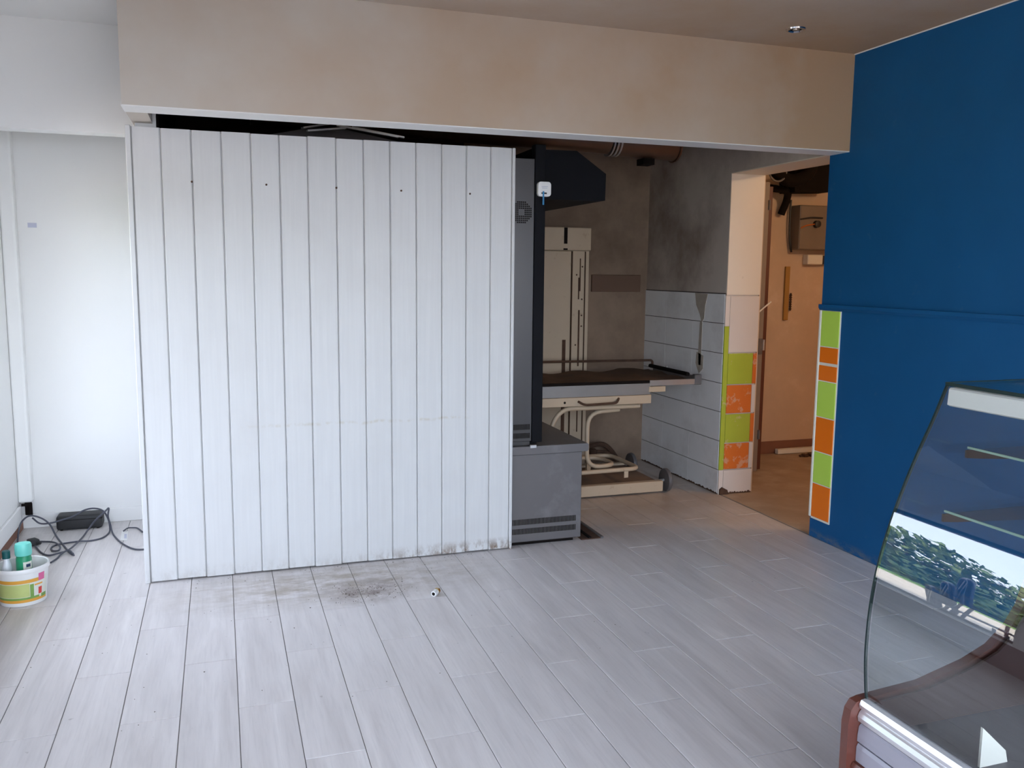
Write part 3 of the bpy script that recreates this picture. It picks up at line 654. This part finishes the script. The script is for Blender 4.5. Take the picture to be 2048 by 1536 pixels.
# ------------------------------------------------------------------ display case with curved glass
dc = thing('display_case', 'curved glass refrigerated display case with aluminium rails beside the blue wall', 'display case', (1.75, .95, 0))
CY0, CY1 = .35, 1.58
prof = [(1.603, 1.250), (1.566, 1.165), (1.527, 1.085), (1.490, .998), (1.459, .910), (1.437, .829), (1.425, .757), (1.419, .685), (1.418, .605), (1.424, .530), (1.430, .495)]
sprof = [(p.x, p.z) for p in smoothpath([(x, 0, z) for x, z in prof], 5)]
bm = bmesh.new(); A = [bm.verts.new((x, CY0, z)) for x, z in sprof]; C = [bm.verts.new((x, CY1, z)) for x, z in sprof]
for i in range(len(A)-1): bm.faces.new((A[i], C[i], C[i+1], A[i+1]))
obj('curved_glass', bm, 'curved_glass', dc, smooth=True)
bm = bmesh.new(); th = .007
ins = [(x+.006, z-.002) for x, z in sprof]
prism(bm, sprof+ins[::-1], CY1, CY1+.005); obj('glass_edge', bm, 'glass_edge', dc)
obj('top_glass', B(1.604, 2.05, CY0, CY1, 1.2475, 1.2535), 'glass', dc)
obj('top_glass_edge', B(1.600, 1.6038, CY0, CY1+.004, 1.2465, 1.2545), 'glass_edge', dc)
obj('top_glass_edge', B(1.604, 2.05, CY1, CY1+.005, 1.2465, 1.2545), 'glass_edge', dc)
bm = bmesh.new(); poly = [(x+.008, z) for x, z in sprof]+[(2.05, .52), (2.05, 1.245)]
prism(bm, poly, CY1-.006, CY1-.002); obj('end_glass', bm, 'glass', dc)
obj('lamp_housing', PR([(1.598, 1.203), (1.606, 1.199), (1.68, 1.199), (1.68, 1.243), (1.604, 1.243), (1.600, 1.239)], CY0+.01, CY1-.008), 'plastic_white', dc)
for (x0, x1, z) in ((1.645, 2.02, 1.103), (1.59, 2.02, .955)):
    sg = obj('glass_shelf', B(x0+.004, x1, CY0+.02, CY1-.03, z-.003, z+.003), 'glass', dc)
    obj('shelf_edge', B(x0, x0+.0038, CY0+.02, CY1-.03, z-.0025, z+.0025), 'shelf_edge', sg)
    obj('shelf_bracket', PR([(x0-.012, z-.004), (x1, z-.004), (x1, z-.05), (x1-.05, z-.045), (x0+.03, z-.026), (x0-.012, z-.022)], CY1-.042, CY1-.036), 'liner', sg)
obj('back_frame', Bs((2.03, 2.06, CY1-.04, CY1-.007, .52, 1.245), (2.03, 2.06, CY0, CY0+.03, .52, 1.245), (2.03, 2.06, CY0+.03, CY1-.04, 1.21, 1.245), (2.03, 2.06, .95, .98, .52, 1.21)), 'aluminium', dc)
obj('back_door', B(2.062, 2.066, CY0+.03, .96, .54, 1.21), 'glass', dc)
obj('deck', B(1.46, 2.04, CY0+.01, CY1-.008, .400, .415), 'deck_steel', dc)
obj('deck_upstand', PR([(1.44, .44), (1.452, .44), (1.452, .488), (1.44, .488)], CY0+.01, CY1-.008), 'brown_wood', dc)
ep = [(1.388, .10), (1.386, .44), (1.392, .474), (1.405, .492), (1.425, .497), (1.60, .510), (1.74, .545), (1.815, .575), (1.87, .62), (1.905, .67), (1.93, .74), (2.06, .74), (2.06, .10)]
obj('end_panel', PR(ep, CY1+.006, CY1+.03), 'brown_wood', dc)
obj('end_panel', PR(ep, CY0-.03, CY0-.001), 'brown_wood', dc)
ri = [(1.438, .497), (1.430, .500), (1.418, .498), (1.412, .488), (1.414, .478), (1.420, .474), (1.414, .468), (1.410, .458), (1.412, .446), (1.420, .440), (1.438, .440)]
obj('end_liner', PR([(1.445, .42)]+[(max(x, 1.445), z-.004) for x, z in ep[4:-2]]+[(2.028, .735), (2.028, .42)], CY1-.014, CY1-.0075), 'liner', dc)
obj('front_rail', PR(ri, CY0, CY1+.004), 'aluminium', dc)
obj('front_panel', PR([(1.432, .438), (1.421, .438), (1.416, .432), (1.413, .41), (1.413, .395), (1.432, .395)], CY0, CY1+.004), 'lilac_panel', dc)
obj('front_panel', PR([(1.432, .389), (1.416, .389), (1.412, .38), (1.412, .345), (1.432, .345)], CY0, CY1+.004), 'lilac_panel', dc)
obj('front_bumper', PR([(1.432, .343), (1.405, .343), (1.400, .335), (1.400, .31), (1.405, .303), (1.432, .303)], CY0, CY1+.004), 'brown_wood', dc)
obj('front_rail', PR([(1.432, .301), (1.410, .301), (1.407, .295), (1.407, .275), (1.432, .272)], CY0, CY1+.004), 'aluminium', dc)
obj('cabinet_body', B(1.43, 2.06, CY0+.01, CY1, .10, .398), 'lilac_panel', dc)
obj('plinth', B(1.48, 2.0, CY0+.05, CY1-.05, 0, .10), 'dark', dc)
tag(obj('reflection_wedge', PR([(1.57, .416), (1.57, .51), (1.642, .445), (1.65, .416)], 1.378, 1.384), 'plastic_cream', loc=(1.6, 1.38, .416)), 'small pale triangular card standing in for a reflection above the display case deck', 'wedge')  # pale wedge modelled in place of a reflection in the case glass

# ------------------------------------------------------------------ niche: tub, bottles, cables, charger
tb = thing('plastic_tub', 'white plastic tub with a green and orange label by the left wall', 'tub', (-.884, 4.285, 0))
cx, cy = -.884, 4.285
obj('tub_wall', LA([(.090, .0), (.094, .003), (.106, .150), (.111, .152), (.113, .160), (.111, .170), (.108, .173), (.104, .170), (.0905, .006)], (cx, cy, 0), 'z', 40, cap=False), 'tub', tb, smooth=True)
obj('tub_bottom', LA([(.0895, .001), (.0905, .007)], (cx, cy, 0), 'z', 40), 'tub', tb)
def rad(z): return .094+.012*(z-.003)/.147
def band(name, z0, z1, a0, a1, mat, e=.0008):
    n = 24; bm = bmesh.new()
    lathe(bm, [(rad(z0)+e, z0), (rad(z1)+e, z1)], (cx, cy, 0), 'z', n, cap=False, a0=math.radians(a0), a1=math.radians(a1))
    return obj(name, bm, mat, lb, smooth=True)
n_ = bmesh.new(); lathe(n_, [(rad(.018)+.0004, .018), (rad(.126)+.0004, .126)], (cx, cy, 0), 'z', 40, cap=False, a0=math.radians(165), a1=math.radians(348))
lb = obj('label', n_, 'paper', tb, smooth=True)
band('print_band', .108, .124, 168, 318, 'orange_print'); band('print_band', .019, .032, 168, 345, 'orange_print'); band('print_band', .032, .042, 168, 320, 'green_print')
band('print_panel', .044, .105, 205, 296, 'label_print'); band('print_panel', .040, .107, 168, 204, 'green_print'); band('print_panel', .040, .100, 297, 306, 'green_print')
band('print_mark', .046, .078, 318, 328, 'red_print'); band('print_mark', .090, .097, 308, 330, 'orange_print'); band('print_mark', .028, .044, 326, 344, 'green_print')
band('print_dot', .108, .142, 318, 336, 'pink_print', .0012)

sb = thing('spray_can', 'green spray bottle with a mint cap standing in the white tub', 'spray bottle', (-.866, 4.275, .008))
bx0, by0 = -.872, 4.275
obj('can', LA([(.030, .0), (.032, .004), (.032, .19), (.030, .20), (.030, .207)], (bx0, by0, .008), 'z', 24), 'green_plastic', sb, smooth=True)
obj('cap', LA([(.0335, .2075), (.0345, .211), (.0345, .251), (.031, .260), (.018, .263)], (bx0, by0, .008), 'z', 28), 'mint', sb, smooth=True)
bm = LA([(.0325, .145), (.0325, .180)], (bx0, by0, .008), 'z', 12, cap=False, a0=math.radians(-85), a1=math.radians(-10)); obj('label', bm, 'paper', sb, smooth=True)
bm = LA([(.0330, .156), (.0330, .170)], (bx0, by0, .008), 'z', 8, cap=False, a0=math.radians(-65), a1=math.radians(-30)); obj('label_print', bm, 'chair_blue', sb, smooth=True)
b2 = thing('bottle', 'small cloudy bottle with a dark teal cap in the white tub', 'bottle', (-.938, 4.262, .008))
obj('body', LA([(.020, 0), (.022, .004), (.022, .150), (.014, .185), (.012, .20)], (-.938, 4.262, .008), 'z', 20), 'bottle', b2, smooth=True)
obj('cap', LA([(.0165, .2005), (.0165, .232), (.013, .236)], (-.938, 4.262, .008), 'z', 18), 'teal_plastic', b2, smooth=True)

ch = thing('power_adapter', 'black power adapter brick on the floor against the niche skirting', 'adapter', (-.80, 5.44, 0))
obj('case', B(-.925, -.685, 5.385, 5.495, .004, .085, bev=.014, seg=3), 'rubber', ch, smooth=True)
obj('lid_seam', B(-.926, -.684, 5.384, 5.496, .060, .063), 'dark', ch)
for p in ((-.9, 5.40), (-.71, 5.40), (-.9, 5.48), (-.71, 5.48)): obj('foot', LA([(.008, 0), (.008, .006)], (p[0], p[1], 0), 'z', 10), 'dark', ch)
c1 = [(-1.09, 5.223, 0.005), (-1.098, 5.29, 0.031), (-1.085, 5.31, 0.087), (-1.042, 5.31, 0.123), (-0.985, 5.31, 0.106), (-0.943, 5.31, 0.065), (-0.908, 5.27, 0.008), (-0.834, 5.059, 0.005), (-0.787, 4.929, 0.005), (-0.764, 4.885, 0.005)]
c2 = [(-1.032, 5.33, 0.106), (-0.994, 5.32, 0.073), (-0.943, 5.325, 0.069), (-0.883, 5.33, 0.081), (-0.823, 5.335, 0.097), (-0.769, 5.335, 0.127), (-0.716, 5.33, 0.135), (-0.671, 5.325, 0.119), (-0.646, 5.32, 0.074), (-0.637, 5.31, 0.03), (-0.636, 5.262, 0.006), (-0.66, 5.169, 0.005), (-0.714, 5.13, 0.005), (-0.77, 5.111, 0.012), (-0.844, 5.12, 0.005), (-0.883, 5.1, 0.005), (-0.897, 5.052, 0.005), (-0.881, 4.995, 0.006), (-0.849, 4.973, 0.012), (-0.853, 5.038, 0.014), (-0.895, 5.13, 0.012), (-0.954, 5.183, 0.006), (-0.998, 5.188, 0.008)]
c3 = [(-0.983, 5.104, 0.008), (-0.935, 4.986, 0.005), (-0.89, 4.923, 0.005), (-0.841, 4.921, 0.012), (-0.8, 4.971, 0.012), (-0.773, 5.08, 0.016), (-0.764, 5.228, 0.006), (-0.743, 5.30, 0.03), (-0.703, 5.30, 0.079), (-0.655, 5.30, 0.122), (-0.636, 5.30, 0.138), (-0.642, 5.30, 0.091), (-0.632, 5.30, 0.038), (-0.615, 5.241, 0.005), (-0.569, 5.086, 0.005), (-0.522, 4.978, 0.005), (-0.472, 4.903, 0.005), (-0.42, 4.887, 0.005), (-.36, 4.90, .005)]
c4 = [(-0.858, 4.793, 0.005), (-0.838, 4.859, 0.005), (-0.829, 4.915, 0.008), (-0.797, 4.935, 0.02), (-0.768, 4.891, 0.012)]
c5 = [(-0.56, 5.25, 0.012), (-0.544, 5.30, 0.012), (-0.521, 5.31, 0.010), (-0.49, 5.307, 0.005), (-0.448, 5.206, 0.005), (-.37, 5.12, .005)]
def cable(pts, label, r=.0048):
    o = obj('power_cable', T(smoothpath(pts, 5), r, 7), 'cable', loc=tuple(pts[0]), smooth=True)
    return tag(o, label, 'cable', 'cables on the niche floor')
cable(c1, 'dark cable arching up beside the left skirting down to the floor')
cable(c2, 'dark cable rising in front of the adapter and looping on the floor')
cable(c3, 'dark cable crossing in front of the adapter and running behind the partition edge')
cable(c4, 'short dark cable end curling behind the white tub')
cable(c5, 'thin dark cable beside the white tag next to the partition', .004)
pg = thing('cable_plug', 'black cable plug lying on the floor behind the tub', 'plug', (-1.0, 5.15, 0))
bm = B(-.024, .024, -.03, .03, 0, .034, bev=.008, seg=2); bm.transform(Matrix.Translation((-1.0, 5.15, .001)) @ Matrix.Rotation(.6, 4, 'Z')); obj('body', bm, 'rubber', pg, smooth=True)
bm = LA([(.012, .0), (.008, .03)], (0, 0, 0), 'x', 10); bm.transform(Matrix.Translation((-.985, 5.14, .016)) @ Matrix.Rotation(-.6, 4, 'Z')); obj('strain_relief', bm, 'rubber', pg)
tg = thing('cable_tag', 'small white paper tag lying on the floor beside the partition', 'tag', (-.55, 5.2, 0))
obj('paper', PR([(-.572, 5.285), (-.538, 5.275), (-.527, 5.09), (-.563, 5.105)], .0005, .002, axis='z'), 'plastic_white', tg)
obj('print', PR([(-.553, 5.22), (-.540, 5.216), (-.533, 5.13), (-.546, 5.135)], .002, .0024, axis='z'), 'tape', tg)
bk = thing('corner_gap', 'black strips for the dark gap at the foot of the white pipe casing', 'bracket', (XL+.04, YN-.08, .10))  # black pieces stand for the dark gap where casing is missing
obj('arm', B(XL+.018, XL+.072, YN-.09, YN-.078, .150, .164), 'dark', bk)
obj('arm', B(XL+.056, XL+.072, YN-.09, YN-.078, .095, .150), 'dark', bk)
obj('pipe_stub', T([(XL+.045, YN-.045, .09), (XL+.045, YN-.045, .165)], .018, 10), 'dark', bk)
tp = tag(obj('grey_tape', Bs((-1.0, -.955, YN-.0015, YN+.001, 1.716, 1.742)), 'tape', loc=(-.98, YN, 1.72)), 'short strip of grey tape on the white niche wall', 'tape')
for z, nm in ((1.98, 'upper'), (1.68, 'lower')):
    bm = T(smoothpath([(XL, 5.13, z), (XL+.03, 5.13, z+.004), (XL+.04, 5.14, z-.015)], 4), .005, 6)
    tag(obj('wall_hook', bm, 'plastic_white', loc=(XL, 5.13, z), smooth=True), 'small white hook on the left wall, %s of the two' % nm, 'hook')

# ------------------------------------------------------------------ bits on the floor
ft = thing('pipe_fitting', 'small white and brass pipe fitting lying on the floor in front of the partition', 'pipe fitting', (.914, 3.80, 0))
def local(bm, loc, rz, ry=0): bm.transform(Matrix.Translation(loc) @ Matrix.Rotation(rz, 4, 'Z') @ Matrix.Rotation(ry, 4, 'Y')); return bm
obj('sleeve', local(LA([(.008, -.024), (.013, -.024), (.0145, -.020), (.0145, .004), (.011, .008)], (0, 0, 0), 'x', 16), (.912, 3.795, .0145), .9), 'plastic_white', ft, smooth=True)
obj('bore', local(LA([(.008, -.0243), (.0075, -.0235)], (0, 0, 0), 'x', 14), (.912, 3.795, .0145), .9), 'dark', ft)
obj('brass_nut', local(LA([(.013, .008), (.015, .010), (.015, .022), (.009, .024), (.009, .034)], (0, 0, 0), 'x', 6), (.912, 3.795, .015), .9), 'brass', ft)
bm = bmesh.new()
for q in range(420):
    if q < 260: x, y = random.gauss(.62, .11), random.gauss(3.93, .07)
    elif q < 360: x, y = random.uniform(-.3, 1.35), YP-.02-abs(random.gauss(0, .06))
    else: x, y = random.uniform(-.8, 1.6), random.uniform(2.9, 4.3)
    if y > YP-.012: continue
    s = random.uniform(.0012, .0042)*(1.6 if random.random() < .08 else 1); a = random.uniform(0, 3.14); h = s*random.uniform(.3, .8)
    vs_ = [bm.verts.new((x+s*math.cos(a+p)*random.uniform(.6, 1.3), y+s*math.sin(a+p)*random.uniform(.6, 1.3), 0)) for p in (0, 2.1, 4.2)]
    tp_ = bm.verts.new((x, y, h))
    for i in range(3): bm.faces.new((vs_[i], vs_[(i+1) % 3], tp_))
tag(obj('dirt_crumbs', bm, 'soil', loc=(.6, 3.95, 0)), 'brown dirt crumbs scattered on the floor before the partition', 'dirt', kind='stuff')

aw = thing('blocker', 'added, unseen awning over the shop window outside', 'blocker', (XL-.22, 4.0, 2.15))  # unseen awning added to cut sky light at the left window
obj('canopy', PR([(XL-.22, 2.42), (-1.95, 2.28), (-1.95, 2.26), (XL-.22, 2.39)], 2.6, 5.6), 'plastic_cream', aw)
obj('valance', B(-1.962, -1.95, 2.6, 5.6, 2.16, 2.28), 'plastic_cream', aw)
for y in (2.7, 5.5): obj('arm', T([(XL-.22, y, 2.0), (-1.94, y, 2.255)], .012, 8), 'steel_base', aw)
# ------------------------------------------------------------------ street outside the shop window (seen mirrored in the case glass)
struct('ground_terrace', Bs((-3.2, XL-.22, -14, 26, -.3, -.10), (XL-.22, 9, -14, Y0-.2, -.3, -.10)), 'paving', 'paved terrace outside the shop window')
struct('ground_road', PR([(-3.2, .22), (-8.6, .62), (-8.6, -.3), (-3.2, -.3)], -30, 60), 'road', 'pale sunlit road outside')
struct('ground_lawn', PR([(-8.6, .62), (-10.4, .80), (-60, .80), (-60, -.3), (-8.6, -.3)], -60, 90), 'grass', 'green lawn beyond the road')
struct('facade_wall', Bs((XL-.22, 7, Y0-.2, YA+3, ZC+.15, 3.4), (XL-.22, XL-.1, YN+.2, YA+3, -.1, ZC+.15), (6.4, 6.6, Y0-.2, YA+3, -.1, 3.4), (XL-.22, 6.6, YA+.4, YA+3, -.1, ZC+.15)), 'paint_white', 'outer shell of the shop building')
def leaves(bm, n, fn, s0, s1):
    for q in range(n):
        p = Vector(fn()); s = random.uniform(s0, s1); d = Vector((random.gauss(0, 1), random.gauss(0, 1), random.gauss(0, 1))).normalized()
        e = d.orthogonal().normalized(); g_ = d.cross(e)
        bm.faces.new([bm.verts.new(p+e*s), bm.verts.new(p+g_*s*.55), bm.verts.new(p-e*s), bm.verts.new(p-g_*s*.55)])
    return bm
for i, (y0, y1) in enumerate(((-4, 9), (9.5, 24), (24.5, 42))):
    h = thing('hedge', ('clipped dark green hedge across the road, nearest stretch', 'clipped dark green hedge across the road, middle stretch', 'clipped dark green hedge across the road, farthest stretch')[i], 'hedge', (-11.2, (y0+y1)/2, .80), 'hedges across the road')
    obj('hedge_core', B(-11.8, -10.6, y0+.2, y1-.2, .80, 2.0, bev=.2), 'leaf', h)
    tag(obj('foliage', leaves(bmesh.new(), 2600, lambda: (-11.2+random.choice((-1, 1))*random.uniform(.3, .8), random.uniform(y0, y1), random.uniform(.8, 2.35)), .10, .24), 'leaf', h, recalc=False), kind='stuff')
for i, (x, y, hh, cr) in enumerate(((-14.4, 11.5, 5, 2.0), (-14.9, 17, 5.5, 2.4), (-14.6, 23, 5, 2.2), (-15, 6, 5.5, 2.4), (-14.9, 31, 5.5, 2.4))):
    tr = thing('tree', 'leafy tree behind the hedge, %s along the road' % ('second', 'third', 'fourth', 'nearest', 'farthest')[i], 'tree', (x, y, .8), 'trees behind the hedge')
    bm = T([(x, y, .8), (x+.1, y, hh*.3), (x, y+.15, hh*.55)], .2, 8, r1=.1)
    for q in range(9):
        a = q*2.4; b0 = Vector((x, y, hh*(.25+.035*q))); tube(bm, [b0, b0+Vector((math.cos(a)*cr*.5, math.sin(a)*cr*.5, hh*.16)), b0+Vector((math.cos(a)*cr*.95, math.sin(a)*cr*.95, hh*.26))], .07, 6, r1=.02)
    obj('trunk', bm, 'bark', tr)
    def fn():
        while True:
            v = Vector((random.uniform(-1, 1), random.uniform(-1, 1), random.uniform(-1, 1)))
            if .25 < v.length < 1: return (x+v.x*cr, y+v.y*cr, hh*.62+v.z*hh*.34)
    tag(obj('foliage', leaves(bmesh.new(), 1500, fn, .12, .26), 'leaf2', tr, recalc=False), kind='stuff')
def chair(x, y, rz, level, label):
    o = thing('terrace_chair', label, 'chair', (0, 0, 0), 'stacked chairs on the terrace')
    obj('seat', B(-.20, .20, -.21, .22, .43, .46, bev=.012), 'chair_blue', o)
    obj('back_arch', T(fillet([(-.19, -.20, .44), (-.20, -.26, .99), (.20, -.26, .99), (.19, -.20, .44)], .18, 8), .028, 10), 'chair_blue', o, smooth=True)
    for bx2 in (-.07, .07): obj('back_slat', B(bx2-.03, bx2+.03, -.262, -.245, .50, .97, bev=.004), 'chair_blue', o)
    for sx_ in (-1, 1):
        obj('leg', T([(sx_*.235, .20, 0), (sx_*.225, .19, .45), (sx_*.225, .19, .62)], .014, 8), 'chair_blue', o)
        obj('leg', T([(sx_*.235, -.24, 0), (sx_*.225, -.18, .44)], .014, 8), 'chair_blue', o)
        obj('side_rail', T([(sx_*.225, .20, .445), (sx_*.225, -.19, .445)], .018, 8), 'chair_blue', o)
    d = Vector((-math.sin(rz), math.cos(rz), 0))*.075*level
    o.location = (x+d.x, y+d.y, -.10+.235*level); o.rotation_euler.z = rz
for x, y, rz, where in ((-2.0, 4.15, 2.3, 'closer to the niche end of the window'), (-2.25, 3.45, 2.6, 'closer to the middle of the window')):
    for lv, nm in enumerate(('lowest', 'middle', 'topmost')):
        chair(x, y, rz, lv, '%s navy chair of the outdoor stack %s' % (nm, where))
